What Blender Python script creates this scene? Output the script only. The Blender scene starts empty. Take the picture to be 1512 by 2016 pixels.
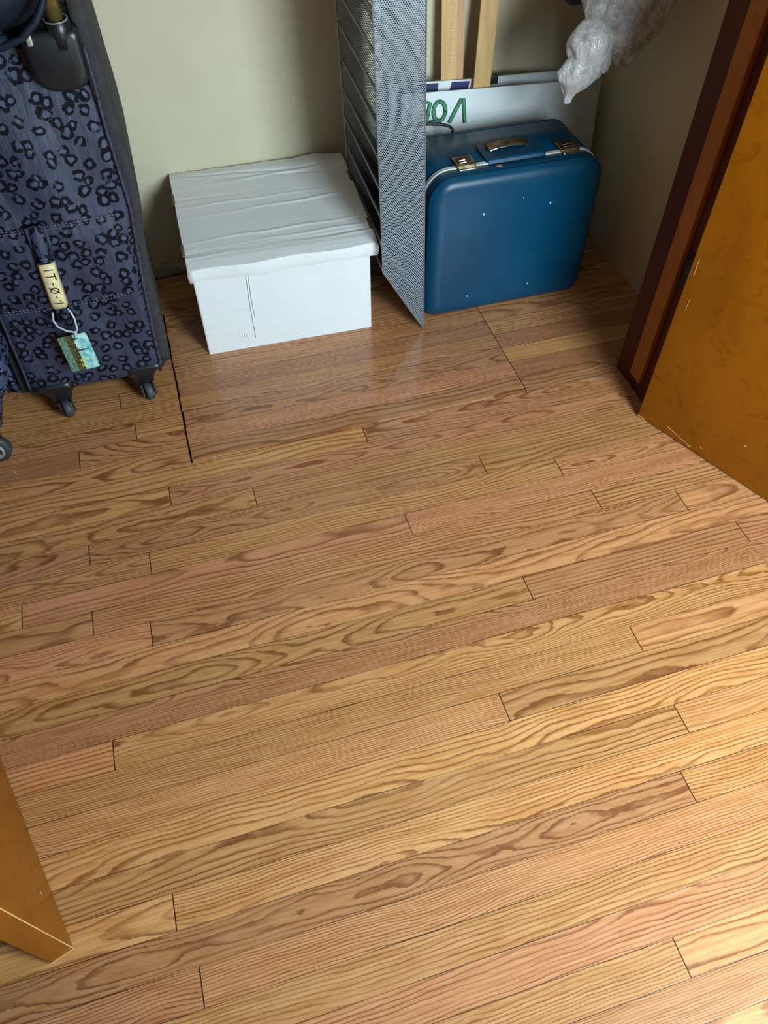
import bpy, bmesh, math, random
from mathutils import Vector, Matrix

random.seed(7)
sc = bpy.context.scene
COL = sc.collection
PI = math.pi

# ------------------------------------------------------------------ camera
cam_d = bpy.data.cameras.new('camera'); cam = bpy.data.objects.new('camera', cam_d); COL.objects.link(cam)
cam_d.sensor_fit = 'HORIZONTAL'; cam_d.sensor_width = 36.0
cam_d.lens = 36.0 * 1528.5 / 1512.0
cam_d.clip_start = 0.02
pit, rol, yaw = math.radians(52.028), math.radians(-0.171), math.radians(16.473)
Fv = Vector((math.sin(yaw)*math.cos(pit), math.cos(yaw)*math.cos(pit), -math.sin(pit)))
Rv0 = Vector((math.cos(yaw), -math.sin(yaw), 0)); Uv0 = Rv0.cross(Fv)
Rv = math.cos(rol)*Rv0 + math.sin(rol)*Uv0
Uv = -math.sin(rol)*Rv0 + math.cos(rol)*Uv0
Mc = Matrix((Rv, Uv, -Fv)).transposed().to_4x4(); Mc.translation = Vector((0, 0, 1.3588))
cam.matrix_world = Mc
sc.camera = cam

# ------------------------------------------------------------------ light
W = bpy.data.worlds.new('room_light'); sc.world = W; W.use_nodes = True
W.node_tree.nodes['Background'].inputs[0].default_value = (0.9, 0.95, 1.0, 1)
W.node_tree.nodes['Background'].inputs[1].default_value = 0.012


def area(name, loc, target, sx, sy, power, color):
    d = bpy.data.lights.new(name, 'AREA'); d.shape = 'RECTANGLE'; d.size = sx; d.size_y = sy
    d.energy = power; d.color = color
    o = bpy.data.objects.new(name, d); COL.objects.link(o); o.location = loc
    o.rotation_euler = (Vector(target) - Vector(loc)).to_track_quat('-Z', 'Y').to_euler()
    return o


# daylight through the room's window, behind and to the right of the camera
area('window_daylight', (1.05, -0.52, 1.05), (0.45, 1.4, 0.12), 0.66, 1.0, 76, (0.73, 0.91, 1.0))

sc.view_settings.view_transform = 'Standard'
sc.view_settings.look = 'None'
sc.view_settings.exposure = 0.0
sc.view_settings.gamma = 1.0
sc.view_settings.use_curve_mapping = False


# ------------------------------------------------------------------ node helpers
class T:
    """small helper round one node tree"""
    def __init__(s, name):
        s.m = bpy.data.materials.new(name); s.m.use_nodes = True
        s.t = s.m.node_tree; s.n = s.t.nodes
        s.b = s.n['Principled BSDF']; s.out = s.n['Material Output']

    def lk(s, a, b):
        s.t.links.new(a, b)

    def put(s, sock, v):
        if hasattr(v, 'is_linked') or isinstance(v, bpy.types.NodeSocket): s.lk(v, sock)
        elif isinstance(v, tuple) and len(v) == 3 and sock.type == 'RGBA': sock.default_value = (*v, 1)
        else: sock.default_value = v

    def M(s, op, a, b=0.0, c=0.0):
        n = s.n.new('ShaderNodeMath'); n.operation = op
        s.put(n.inputs[0], a); s.put(n.inputs[1], b); s.put(n.inputs[2], c)
        return n.outputs[0]

    def V(s, op, a, b=(0, 0, 0)):
        n = s.n.new('ShaderNodeVectorMath'); n.operation = op
        s.put(n.inputs[0], a); s.put(n.inputs[1], b)
        return n.outputs[0]

    def sep(s, v):
        n = s.n.new('ShaderNodeSeparateXYZ'); s.lk(v, n.inputs[0]); return n.outputs

    def xyz(s, x, y, z=0.0):
        n = s.n.new('ShaderNodeCombineXYZ')
        for i, q in enumerate((x, y, z)): s.put(n.inputs[i], q)
        return n.outputs[0]

    def noise(s, vec, scale=1.0, detail=2.0, rough=0.5, dist=0.0):
        n = s.n.new('ShaderNodeTexNoise'); s.lk(vec, n.inputs['Vector'])
        n.inputs['Scale'].default_value = scale; n.inputs['Detail'].default_value = detail
        n.inputs['Roughness'].default_value = rough; n.inputs['Distortion'].default_value = dist
        return n.outputs['Fac']

    def ss(s, x, a, b, lo=0.0, hi=1.0):
        n = s.n.new('ShaderNodeMapRange'); n.interpolation_type = 'SMOOTHSTEP'
        for i, q in enumerate((x, a, b, lo, hi)): s.put(n.inputs[i], q)
        return n.outputs[0]

    def mix(s, f, a, b, mode='MIX'):
        n = s.n.new('ShaderNodeMix'); n.data_type = 'RGBA'; n.blend_type = mode
        s.put(n.inputs[0], f); s.put(n.inputs[6], a); s.put(n.inputs[7], b)
        return n.outputs[2]

    def attr(s, name):
        n = s.n.new('ShaderNodeAttribute'); n.attribute_name = name; return n.outputs['Vector']

    def tc(s, which='Object'):
        return s.n.new('ShaderNodeTexCoord').outputs[which]

    def mapv(s, v, sc_):
        return s.V('MULTIPLY', v, sc_)

    def bump(s, h, strength=0.3, dist=0.001):
        n = s.n.new('ShaderNodeBump'); n.inputs['Strength'].default_value = strength
        n.inputs['Distance'].default_value = dist; s.lk(h, n.inputs['Height'])
        s.lk(n.outputs[0], s.b.inputs['Normal']); return n.outputs[0]

    def set(s, col=None, rough=None, metal=None, spec=None, **k):
        if col is not None: s.put(s.b.inputs['Base Color'], col)
        if rough is not None: s.put(s.b.inputs['Roughness'], rough)
        if metal is not None: s.put(s.b.inputs['Metallic'], metal)
        if spec is not None: s.put(s.b.inputs['Specular IOR Level'], spec)
        for a, v in k.items(): s.put(s.b.inputs[a.replace('_', ' ')], v)
        return s.m


def lin(r, g, b):
    f = lambda c: c/12.92 if c <= .04045 else ((c+.055)/1.055)**2.4
    return (f(r/255), f(g/255), f(b/255))


def mottled(name, c0, c1, rough=.5, scale=8, metal=0.0, bump=0.0, bscale=60, spec=.5, stretch=(1, 1, 1)):
    t = T(name); o = t.mapv(t.tc(), stretch)
    f = t.noise(o, scale, 4, .6)
    t.set(t.mix(t.ss(f, .3, .7), c0, c1), rough, metal, spec)
    if bump: t.bump(t.noise(o, bscale, 3, .6), bump, .002)
    return t.m


BW = 0.05715      # strip width
ROW0 = 0.482


def mat_oak():
    t = T('oak_strips')
    p = t.sep(t.tc())
    a = t.sep(t.attr('pa')); b = t.sep(t.attr('pb')); c = t.sep(t.attr('pc'))
    u = t.M('ADD', p[0], t.M('MULTIPLY', b[0], 50.0))
    v = t.M('SUBTRACT', t.M('SUBTRACT', p[1], a[2]), BW/2)
    seed = t.M('MULTIPLY', c[1], 90.0)
    v0 = t.M('MULTIPLY', t.M('SUBTRACT', b[1], .5), .13)
    d = t.M('MULTIPLY_ADD', t.M('POWER', b[2], 1.6), .070, .012)
    n1 = t.M('SUBTRACT', t.noise(t.xyz(t.M('MULTIPLY', u, 2.1), seed, 0), 1, 1.5, .5), .5)
    n2 = t.M('SUBTRACT', t.noise(t.xyz(t.M('MULTIPLY', u, 7.0), t.M('MULTIPLY', v, 22.0), seed), 1, 2, .5), .5)
    n3 = t.M('SUBTRACT', t.noise(t.xyz(t.M('MULTIPLY', u, 60.0), t.M('MULTIPLY', v, 320.0), seed), 1, 2, .6), .5)
    dd = t.M('MULTIPLY_ADD', n1, .066, d)
    vv = t.M('SUBTRACT', v, v0)
    R = t.M('SQRT', t.M('ADD', t.M('MULTIPLY', vv, vv), t.M('MULTIPLY', dd, dd)))
    R = t.M('MULTIPLY_ADD', n2, .013, R)
    R = t.M('MULTIPLY_ADD', n3, .0019, R)
    per = t.M('MULTIPLY_ADD', t.M('MULTIPLY', c[2], c[2]), .0062, .0036)
    fr = t.M('FRACT', t.M('DIVIDE', R, per))
    ring = t.M('MULTIPLY', t.ss(fr, .48, .86), t.ss(fr, .90, 1.0, 1.0, 0.0))
    # slow change in how strong the figure is
    vary = t.noise(t.xyz(t.M('MULTIPLY', u, 3.0), t.M('MULTIPLY', v, 40.0), seed), 1, 2, .5)
    ring = t.M('MULTIPLY', ring, t.ss(vary, .25, .65, .45, 1.0))
    pores = t.noise(t.xyz(t.M('MULTIPLY', u, 34.0), t.M('MULTIPLY', v, 900.0), seed), 1, 2, .6)
    pores = t.ss(pores, .50, .72)
    fleck = t.ss(t.noise(t.xyz(t.M('MULTIPLY', u, 10.0), t.M('MULTIPLY', v, 160.0), t.M('ADD', seed, 7.0)), 1, 3, .6), .35, .7)
    lightA = t.mix(c[0], lin(202, 151, 98), lin(196, 138, 98))
    light = t.mix(fleck, lightA, t.mix(c[0], lin(182, 126, 70), lin(177, 116, 74)))
    dark = t.mix(c[0], lin(112, 57, 18), lin(108, 52, 20))
    g = t.M('ADD', t.M('MULTIPLY', ring, .80), t.M('MULTIPLY', pores, .26))
    col = t.mix(t.M('MINIMUM', g, 1.0), light, dark)
    # rare dark mineral streaks
    st = t.noise(t.xyz(t.M('MULTIPLY', u, 2.2), t.M('MULTIPLY', v, 120.0), t.M('ADD', seed, 31.0)), 1, 2, .5)
    col = t.mix(t.ss(st, .76, .83, 0.0, .55), col, lin(84, 48, 26))
    tone = t.M('MULTIPLY_ADD', b[0], .34, .82)
    col = t.mix(1.0, col, t.xyz(tone, tone, tone), 'MULTIPLY')
    # seams between the strips
    ex = t.M('MINIMUM', t.M('SUBTRACT', p[0], a[0]), t.M('SUBTRACT', a[1], p[0]))
    ey = t.M('SUBTRACT', BW/2, t.M('ABSOLUTE', v))
    sn = t.noise(t.xyz(t.M('MULTIPLY', p[0], 4.0), t.M('MULTIPLY', a[2], 40.0), 0), 1, 3, .6)
    wy = t.ss(sn, .35, .7, .0003, .0009)
    seam = t.M('MAXIMUM', t.ss(ex, .0007, .0013, 1.0, 0.0), t.M('MULTIPLY', t.ss(t.M('DIVIDE', ey, wy), .8, 1.4, 1.0, 0.0), t.ss(sn, .3, .6, .45, .95)))
    col = t.mix(seam, col, lin(58, 32, 16))
    t.set(col, t.M('MULTIPLY_ADD', fleck, .08, .30), spec=.3)
    t.b.inputs['Coat Weight'].default_value = .7; t.b.inputs['Coat Roughness'].default_value = .14
    h = t.M('SUBTRACT', t.M('MULTIPLY', t.M('ADD', ring, pores), -.25), seam)
    t.bump(h, .22, .0006)
    return t.m


def mat_veneer(name, c0, c1, c2, rough=.36, spec=.4):
    t = T(name); o = t.tc()
    q = t.V('MULTIPLY', o, (3.5, 3.5, 1.3))
    w = t.noise(q, 1.6, 4, .6, 1.2)
    fig = t.noise(t.V('MULTIPLY', o, (9, 9, 16)), 1.4, 4, .6, 1.5)
    fine = t.noise(t.V('MULTIPLY', o, (160, 160, 18)), 1, 2, .6)
    col = t.mix(t.ss(w, .3, .72), c0, c1)
    col = t.mix(t.M('MULTIPLY', t.ss(fig, .52, .78), .6), col, c2)
    col = t.mix(t.M('MULTIPLY', t.ss(fine, .55, .8), .25), col, c2)
    t.set(col, rough, spec=spec)
    t.bump(t.M('ADD', fig, fine), .05, .001)
    return t.m


def mat_wall():
    t = T('cream_paint'); o = t.tc()
    n = t.noise(o, 2.2, 4, .6); f = t.noise(o, 90, 3, .6)
    col = t.mix(t.ss(n, .3, .7), lin(208, 198, 172), lin(199, 188, 160))
    sp = t.noise(o, 34, 2, .5)
    col = t.mix(t.ss(sp, .80, .84, 0.0, .5), col, lin(120, 105, 80))
    t.set(col, .62, spec=.3)
    t.bump(t.M('ADD', f, t.M('MULTIPLY', n, 2.0)), .12, .002)
    return t.m


def mat_leopard(name, base, spot, centre, scale=34.0, rough=.42):
    t = T(name); uv = t.tc('UV')
    wob = t.n.new('ShaderNodeTexNoise'); t.lk(uv, wob.inputs['Vector']); wob.inputs['Scale'].default_value = 70; wob.inputs['Detail'].default_value = 2
    p = t.V('ADD', uv, t.V('MULTIPLY', t.V('SUBTRACT', wob.outputs['Color'], (.5, .5, .5)), (.016, .016, 0)))
    big = t.noise(uv, 9, 1, .5)
    vo = t.n.new('ShaderNodeTexVoronoi'); vo.voronoi_dimensions = '2D'; vo.feature = 'F1'
    t.lk(p, vo.inputs['Vector']); vo.inputs['Scale'].default_value = scale; vo.inputs['Randomness'].default_value = .85
    dist = vo.outputs['Distance']; cs = t.sep(vo.outputs['Color'])
    dn = t.M('DIVIDE', dist, t.M('MULTIPLY_ADD', cs[0], .16, .33))
    ring = t.M('MULTIPLY', t.ss(dn, .38, .50), t.ss(dn, .92, 1.04, 1.0, 0.0))
    br = t.noise(uv, 62, 1, .5)
    ring = t.M('MULTIPLY', ring, t.ss(br, .30, .42))
    inner = t.ss(dn, .34, .5, 1.0, 0.0)
    weave = t.noise(t.V('MULTIPLY', uv, (900, 900, 1)), 1, 1, .5)
    bc = t.mix(t.ss(big, .3, .7), base, tuple(x*.78 for x in base))
    col = t.mix(t.M('MULTIPLY', inner, .65), bc, centre)
    col = t.mix(ring, col, spot)
    col = t.mix(t.ss(weave, .35, .7, 0.0, .25), col, (.01, .012, .02))
    t.set(col, t.M('MULTIPLY_ADD', ring, .2, rough), spec=t.M('MULTIPLY_ADD', ring, -.30, .42))
    wr = t.noise(t.V('MULTIPLY', uv, (14, 4, 1)), 1.5, 3, .55)
    t.bump(t.M('ADD', t.M('MULTIPLY', wr, 5.0), t.M('MULTIPLY', weave, .4)), .55, .004)
    return t.m


def mat_perforated(name='perforated_metal', base=(.25, .30, .35)):
    t = T(name); uv = t.sep(t.tc('UV'))
    px_, py_ = .0050, .0076
    def cell(ox, oy):
        fx = t.M('SUBTRACT', t.M('FRACT', t.M('ADD', t.M('DIVIDE', uv[0], px_), ox)), .5)
        fy = t.M('SUBTRACT', t.M('FRACT', t.M('ADD', t.M('DIVIDE', uv[1], py_), oy)), .5)
        ax = t.M('MULTIPLY', fx, px_/.00195); ay = t.M('MULTIPLY', fy, py_/.00145)
        return t.M('SQRT', t.M('ADD', t.M('MULTIPLY', ax, ax), t.M('MULTIPLY', ay, ay)))
    dmin = t.M('MINIMUM', cell(0, 0), cell(.5, .5))
    hole = t.ss(dmin, .9, 1.05, 1.0, 0.0)
    t.set(base, .42, .7)
    tr = t.n.new('ShaderNodeBsdfTransparent'); mx = t.n.new('ShaderNodeMixShader')
    t.lk(hole, mx.inputs[0]); t.lk(t.b.outputs[0], mx.inputs[1]); t.lk(tr.outputs[0], mx.inputs[2])
    t.lk(mx.outputs[0], t.out.inputs['Surface'])
    return t.m


def mat_card():
    t = T('white_cardboard'); o = t.tc()
    n = t.noise(t.V('MULTIPLY', o, (1.2, 22, 22)), 2.4, 3, .5, .6)
    crease = t.ss(t.M('ABSOLUTE', t.M('SUBTRACT', n, .5)), 0.0, .018, 1.0, 0.0)
    fl = t.noise(t.V('MULTIPLY', o, (3, 260, 260)), 1, 1, .5)
    soft = t.noise(o, 9, 3, .5)
    t.set(t.mix(soft, lin(226, 229, 230), lin(216, 220, 222)), .55, spec=.35)
    h = t.M('ADD', t.M('MULTIPLY', crease, .25), t.M('ADD', t.M('MULTIPLY', fl, .10), t.M('MULTIPLY', soft, .5)))
    t.bump(h, .35, .003)
    return t.m


def mat_vinyl():
    t = T('blue_vinyl'); o = t.tc()
    n = t.noise(o, 240, 3, .6); s_ = t.noise(o, 6, 3, .5)
    t.set(t.mix(t.ss(s_, .3, .7), lin(1, 64, 94), lin(0, 56, 84)), t.M('MULTIPLY_ADD', s_, .12, .28), spec=.3)
    t.bump(n, .12, .0006)
    return t.m


def mat_plastic(name='clear_plastic_film', lo=.42, hi=.76):
    t = T(name); o = t.tc()
    w = t.noise(o, 26, 4, .6, 1.2); w2 = t.noise(t.V('MULTIPLY', o, (40, 40, 12)), 1.2, 3, .6, 1.0)
    t.set(lin(244, 244, 244), .14, spec=.8)
    t.bump(t.M('ADD', w, w2), .9, .008)
    tr = t.n.new('ShaderNodeBsdfTransparent'); tr.inputs[0].default_value = (.93, .93, .94, 1)
    tl = t.n.new('ShaderNodeBsdfTranslucent'); tl.inputs[0].default_value = (.8, .8, .82, 1)
    m1 = t.n.new('ShaderNodeMixShader'); m1.inputs[0].default_value = .35
    t.lk(t.b.outputs[0], m1.inputs[1]); t.lk(tl.outputs[0], m1.inputs[2])
    m2 = t.n.new('ShaderNodeMixShader')
    t.lk(t.ss(w, .35, .65, lo, hi), m2.inputs[0])
    t.lk(tr.outputs[0], m2.inputs[1]); t.lk(m1.outputs[0], m2.inputs[2])
    t.lk(m2.outputs[0], t.out.inputs['Surface'])
    return t.m


def mat_tag():
    """luggage tag picture: dark land, a spire and a teal sky, printed sideways"""
    t = T('tag_picture'); uv = t.sep(t.tc('UV'))
    n = t.noise(t.tc('UV'), 16, 4, .6); n2 = t.noise(t.tc('UV'), 6, 3, .5)
    x = t.M('MULTIPLY_ADD', t.M('SUBTRACT', n, .5), .10, uv[0])
    sky = t.mix(t.ss(n2, .35, .7), lin(88, 178, 190), lin(190, 226, 214))
    land = t.mix(t.ss(n, .4, .6), lin(40, 42, 30), lin(96, 88, 50))
    sea = t.mix(t.ss(n, .35, .65), lin(50, 84, 74), lin(120, 150, 132))
    col = t.mix(t.ss(x, .50, .52), t.mix(t.ss(x, .25, .28), sea, land), sky)
    sp = t.M('MULTIPLY', t.ss(t.M('ABSOLUTE', t.M('SUBTRACT', uv[1], .56)), t.M('MULTIPLY_ADD', uv[0], -.055, .054), t.M('MULTIPLY_ADD', uv[0], -.055, .062), 1.0, 0.0), t.ss(uv[0], .86, .88, 1.0, 0.0))
    col = t.mix(t.M('MULTIPLY', sp, t.ss(uv[0], .45, .47)), col, lin(52, 60, 54))
    t.set(col, .25, spec=.5)
    return t.m


MT = {
    'oak': mat_oak(), 'wall': mat_wall(), 'perf': mat_perforated(), 'perf_shaded': mat_perforated('perforated_metal_shaded', (.075, .082, .09)), 'card': mat_card(), 'vinyl': mat_vinyl(),  # second mesh: same silver metal, shade of the inner tiers painted in
    'film': mat_plastic(), 'film2': mat_plastic('bunched_plastic_film', .62, .92), 'tag': mat_tag(),
    'door': mat_veneer('orange_veneer', lin(140, 80, 5), lin(124, 67, 3), lin(94, 45, 3), .34, .28),
    'dooredge': mat_veneer('stained_edge', lin(140, 80, 14), lin(126, 68, 10), lin(100, 50, 9)),
    'jamb': mat_veneer('dark_stain', lin(92, 42, 10), lin(80, 34, 8), lin(66, 26, 7), .6, .2),
    'stop': mat_veneer('honey_stain', lin(176, 108, 18), lin(160, 94, 14), lin(134, 74, 12), .5, .25),
    'under': mottled('subfloor_dark', (.010, .006, .004), (.014, .009, .006), .9),
    'base': mottled('chipped_paint', lin(220, 216, 196), lin(150, 146, 126), .7, 24, bump=.8, bscale=40, stretch=(.4, 1, 2.5)),
    'ceil': mottled('ceiling_paint', lin(222, 218, 206), lin(214, 210, 198), .8),
    'leo': mat_leopard('leopard_satin', lin(52, 60, 84), lin(8, 8, 20), lin(70, 82, 108), 35.0, .38),
    'leo_lit': mat_leopard('leopard_satin_lit', lin(58, 72, 104), lin(10, 12, 30), lin(90, 106, 138), 40),  # brighter bluish copy of the fabric, light on the front pocket painted in
    'blackfab': mottled('charcoal_fabric', lin(52, 48, 50), lin(40, 38, 42), .85, 40, bump=.4, bscale=300),
    'navyfab': mottled('navy_nylon', lin(9, 28, 46), lin(5, 18, 32), .6, 10, bump=.9, bscale=22, spec=.3),
    'zip': mottled('zip_tape', lin(18, 24, 40), lin(12, 16, 28), .7, 60, bump=.5, bscale=400),
    'piping': mottled('piping_cord', lin(66, 64, 82), lin(28, 28, 42), .5, 90),
    'thread': mottled('grey_thread', lin(120, 126, 142), lin(84, 90, 108), .7, 200),
    'blackpl': mottled('black_plastic', lin(20, 27, 33), lin(15, 20, 25), .36, 20, spec=.5),
    'rubber': mottled('grey_rubber', lin(58, 62, 66), lin(44, 48, 52), .55, 30),
    'silverpl': mottled('silver_plastic', lin(190, 192, 192), lin(160, 162, 164), .3, 20, .6),
    'brass': mottled('tube_metal', lin(176, 160, 84), lin(140, 126, 66), .3, 14, .8),
    'tape': mottled('masking_tape', lin(226, 214, 164), lin(210, 198, 148), .55, 30, bump=.3, bscale=120),
    'ink': mottled('black_ink', lin(24, 24, 26), lin(16, 16, 18), .6, 20),
    'loop': mottled('clear_loop', lin(196, 204, 214), lin(160, 170, 184), .15, 20),
    'yellow': mottled('yellow_print', lin(226, 214, 96), lin(206, 196, 80), .4, 50),
    'slotbrown': mottled('raw_board_edge', lin(120, 100, 78), lin(72, 58, 44), .9, 160, stretch=(1, 3, 1)),
    'metalrim': mottled('silver_rim', (.42, .46, .50), (.34, .38, .42), .4, 20, .8),
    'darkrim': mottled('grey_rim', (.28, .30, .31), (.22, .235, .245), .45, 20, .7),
    'trimw': mottled('white_trim', lin(222, 226, 224), lin(196, 202, 202), .4, 30),
    'nickel': mottled('aged_nickel', lin(150, 136, 108), lin(96, 84, 62), .30, 40, .9),
    'nickeldark': mottled('tarnished_nickel', lin(92, 80, 58), lin(60, 50, 36), .38, 60, .85),
    'chrome': mottled('chrome', lin(220, 218, 210), lin(186, 182, 172), .16, 20, 1.0),
    'orange': mottled('orange_sticker', lin(206, 148, 104), lin(186, 124, 80), .6, 120),
    'speck': mottled('white_chip', lin(206, 216, 222), lin(176, 190, 200), .7, 100),
    'board': mottled('white_foam_board', lin(228, 232, 232), lin(214, 219, 220), .6, 5),
    'boardedge': mottled('foam_edge', lin(200, 202, 200), lin(178, 180, 178), .8, 40),
    'navy': mottled('navy_print', lin(34, 38, 92), lin(26, 30, 78), .5, 20),
    'green': mottled('dark_green_marker', lin(14, 86, 50), lin(8, 64, 38), .6, 90),
    'green2': mottled('light_green_marker', lin(70, 152, 108), lin(44, 124, 84), .6, 60),
    'pine': mottled('pine_stick', lin(216, 176, 116), lin(200, 156, 98), .5, 6, bump=.1, bscale=80, stretch=(12, 12, .6)),
    'tick': mottled('pale_scale_print', lin(232, 206, 160), lin(222, 196, 150), .6, 40),
    'fleshy': mottled('pink_scale_edge', lin(206, 158, 116), lin(196, 146, 104), .5, 20, stretch=(6, 6, .6)),
    'darkcloth': mottled('dark_grey_cloth', lin(66, 66, 70), lin(38, 38, 42), .8, 14, bump=.8, bscale=20),
    'scuff': mottled('pale_scuff', lin(214, 170, 120), lin(190, 140, 90), .8, 200),
    'hinge': mottled('old_hinge', lin(60, 54, 40), lin(34, 30, 24), .4, 40, .8),
}


# ------------------------------------------------------------------ geometry helpers
def obj(name, bm, mat, parent=None, smooth=False, bevel=0.0, seg=2, sub=0):
    me = bpy.data.meshes.new(name)
    bmesh.ops.recalc_face_normals(bm, faces=bm.faces)
    bm.to_mesh(me); bm.free()
    for m in (mat if isinstance(mat, (list, tuple)) else [mat]): me.materials.append(MT[m])
    if smooth:
        for p in me.polygons: p.use_smooth = True
    o = bpy.data.objects.new(name, me); COL.objects.link(o)
    if bevel:
        b = o.modifiers.new('bevel', 'BEVEL'); b.width = bevel; b.segments = seg; b.limit_method = 'ANGLE'; b.angle_limit = .6
    if sub:
        s_ = o.modifiers.new('subd', 'SUBSURF'); s_.levels = sub; s_.render_levels = sub
    if parent is not None: child(o, parent)
    return o


def child(o, parent):
    o.parent = parent
    bpy.context.view_layer.update()
    o.matrix_parent_inverse = parent.matrix_world.inverted()


def thing(name, label, cat, loc=(0, 0, 0), group=None):
    o = bpy.data.objects.new(name, None); COL.objects.link(o); o.location = loc; o.empty_display_size = .05
    tag(o, label, cat, group); bpy.context.view_layer.update()
    return o


def tag(o, label, cat, group=None):
    o['label'] = label; o['category'] = cat
    if group: o['group'] = group
    return o


def struct(o, label, cat):
    o['kind'] = 'structure'; o['label'] = label; o['category'] = cat
    return o


def box(bm, x0, x1, y0, y1, z0, z1, M=None, mi=0):
    vs = [bm.verts.new(Vector((x, y, z))) for z in (z0, z1) for y in (y0, y1) for x in (x0, x1)]
    if M is not None:
        for v in vs: v.co = M @ v.co
    fs = []
    for q in ((0, 2, 3, 1), (4, 5, 7, 6), (0, 1, 5, 4), (2, 6, 7, 3), (0, 4, 6, 2), (1, 3, 7, 5)):
        f = bm.faces.new([vs[i] for i in q]); f.material_index = mi; fs.append(f)
    return vs, fs


def tube(bm, pts, r, n=8, cap=True, closed=False, mi=0):
    pts = [Vector(p) for p in pts]; rings = []
    N = len(pts); up = None
    for i, p in enumerate(pts):
        if closed: d = pts[(i+1) % N] - pts[i-1]
        else: d = pts[min(i+1, N-1)] - pts[max(i-1, 0)]
        d.normalize()
        if up is None:
            up = Vector((0, 0, 1)) if abs(d.z) < .9 else Vector((1, 0, 0))
        a = d.cross(up).normalized(); b = a.cross(d).normalized(); up = b
        rr = r[i] if isinstance(r, (list, tuple)) else r
        rings.append([bm.verts.new(p + a*math.cos(2*PI*k/n)*rr + b*math.sin(2*PI*k/n)*rr) for k in range(n)])
    for i in range(N if closed else N-1):
        A, B = rings[i], rings[(i+1) % N]
        for k in range(n):
            f = bm.faces.new((A[k], A[(k+1) % n], B[(k+1) % n], B[k])); f.material_index = mi
    if cap and not closed:
        bm.faces.new(rings[0]).material_index = mi; bm.faces.new(rings[-1][::-1]).material_index = mi


def loft(bm, loops, cap0=True, cap1=True, mi=0):
    R = [[bm.verts.new(Vector(p)) for p in L] for L in loops]
    n = len(R[0])
    for A, B in zip(R[:-1], R[1:]):
        for k in range(n):
            f = bm.faces.new((A[k], A[(k+1) % n], B[(k+1) % n], B[k])); f.material_index = mi
    if cap0: bm.faces.new(R[0][::-1]).material_index = mi
    if cap1: bm.faces.new(R[-1]).material_index = mi


def rrect(x0, x1, y0, y1, r, n=5):
    """rounded rectangle loop (a,b); r is one radius or four (x0y0, x1y0, x1y1, x0y1)"""
    rs = r if isinstance(r, (tuple, list)) else (r,)*4
    P = []
    for (cx, cy, a0, q) in ((x0+rs[0], y0+rs[0], PI, rs[0]), (x1-rs[1], y0+rs[1], 1.5*PI, rs[1]), (x1-rs[2], y1-rs[2], 0, rs[2]), (x0+rs[3], y1-rs[3], .5*PI, rs[3])):
        for i in range(n+1):
            a = a0 + .5*PI*i/n
            P.append((cx + q*math.cos(a), cy + q*math.sin(a)))
    return P


def lathe(bm, prof, n=24, M=None, mi=0):
    rings = []
    for (r, z) in prof:
        rings.append([bm.verts.new((M or Matrix()) @ Vector((r*math.cos(2*PI*k/n), r*math.sin(2*PI*k/n), z))) for k in range(n)])
    for A, B in zip(rings[:-1], rings[1:]):
        for k in range(n):
            f = bm.faces.new((A[k], A[(k+1) % n], B[(k+1) % n], B[k])); f.material_index = mi
    bm.faces.new(rings[0][::-1]).material_index = mi; bm.faces.new(rings[-1]).material_index = mi


def boxuv(o):
    """UVs in metres from the dominant axis of each face"""
    me = o.data; uv = me.uv_layers.new(name='UVMap')
    for p in me.polygons:
        n = p.normal; a = max(range(3), key=lambda i: abs(n[i]))
        for li in p.loop_indices:
            c = me.vertices[me.loops[li].vertex_index].co
            uv.data[li].uv = (c.x, c.z) if a == 1 else ((c.y+.31, c.z) if a == 0 else (c.x, c.y))


def stroke(bm, pts, w, F, h=.0006, mi=0):
    """flat pen strokes: polyline in 2D drawn on frame F (4x4, local x/y in the plane, z out)"""
    P = [Vector((x, y, 0)) for x, y in pts]; L = []
    for i, p in enumerate(P):
        d = (P[min(i+1, len(P)-1)] - P[max(i-1, 0)]).normalized(); nn = Vector((-d.y, d.x, 0))
        if i in (0, len(P)-1): p = p + d*(w*.4 if i else -w*.4)
        L.append((p + nn*w/2, p - nn*w/2))
    loft(bm, [[F @ (a), F @ (b), F @ (b + Vector((0, 0, h))), F @ (a + Vector((0, 0, h)))] for a, b in L], mi=mi)


def frame(o, ex, ey):
    ex = Vector(ex).normalized(); ey = Vector(ey); ey = (ey - ex*ey.dot(ex)).normalized(); ez = ex.cross(ey)
    M = Matrix((ex, ey, ez)).transposed().to_4x4(); M.translation = Vector(o)
    return M


# ================================================================== SETTING
YB = 2.045        # back wall
XR = 1.215        # closet right wall
XL = -0.90        # closet left wall


def planks(bm, x0, x1, ya, yb, row, z0, z1, layers):
    vs, fs = box(bm, x0, x1, ya, yb, z0, z1)
    r = random.Random(int(row*1009 + round(x0*1000)))
    A = (x0, x1, (row+ROW0)*BW)
    B = (r.random(), r.random(), r.random()); Cc = (r.random(), r.random(), r.random())
    for f in fs:
        f[layers[0]] = A; f[layers[1]] = B; f[layers[2]] = Cc


def plank_obj(name, lst):
    bm = bmesh.new()
    L = [bm.faces.layers.float_vector.new(k) for k in ('pa', 'pb', 'pc')]
    for a in lst: planks(bm, *a, L)
    return obj(name, bm, 'oak')


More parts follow.
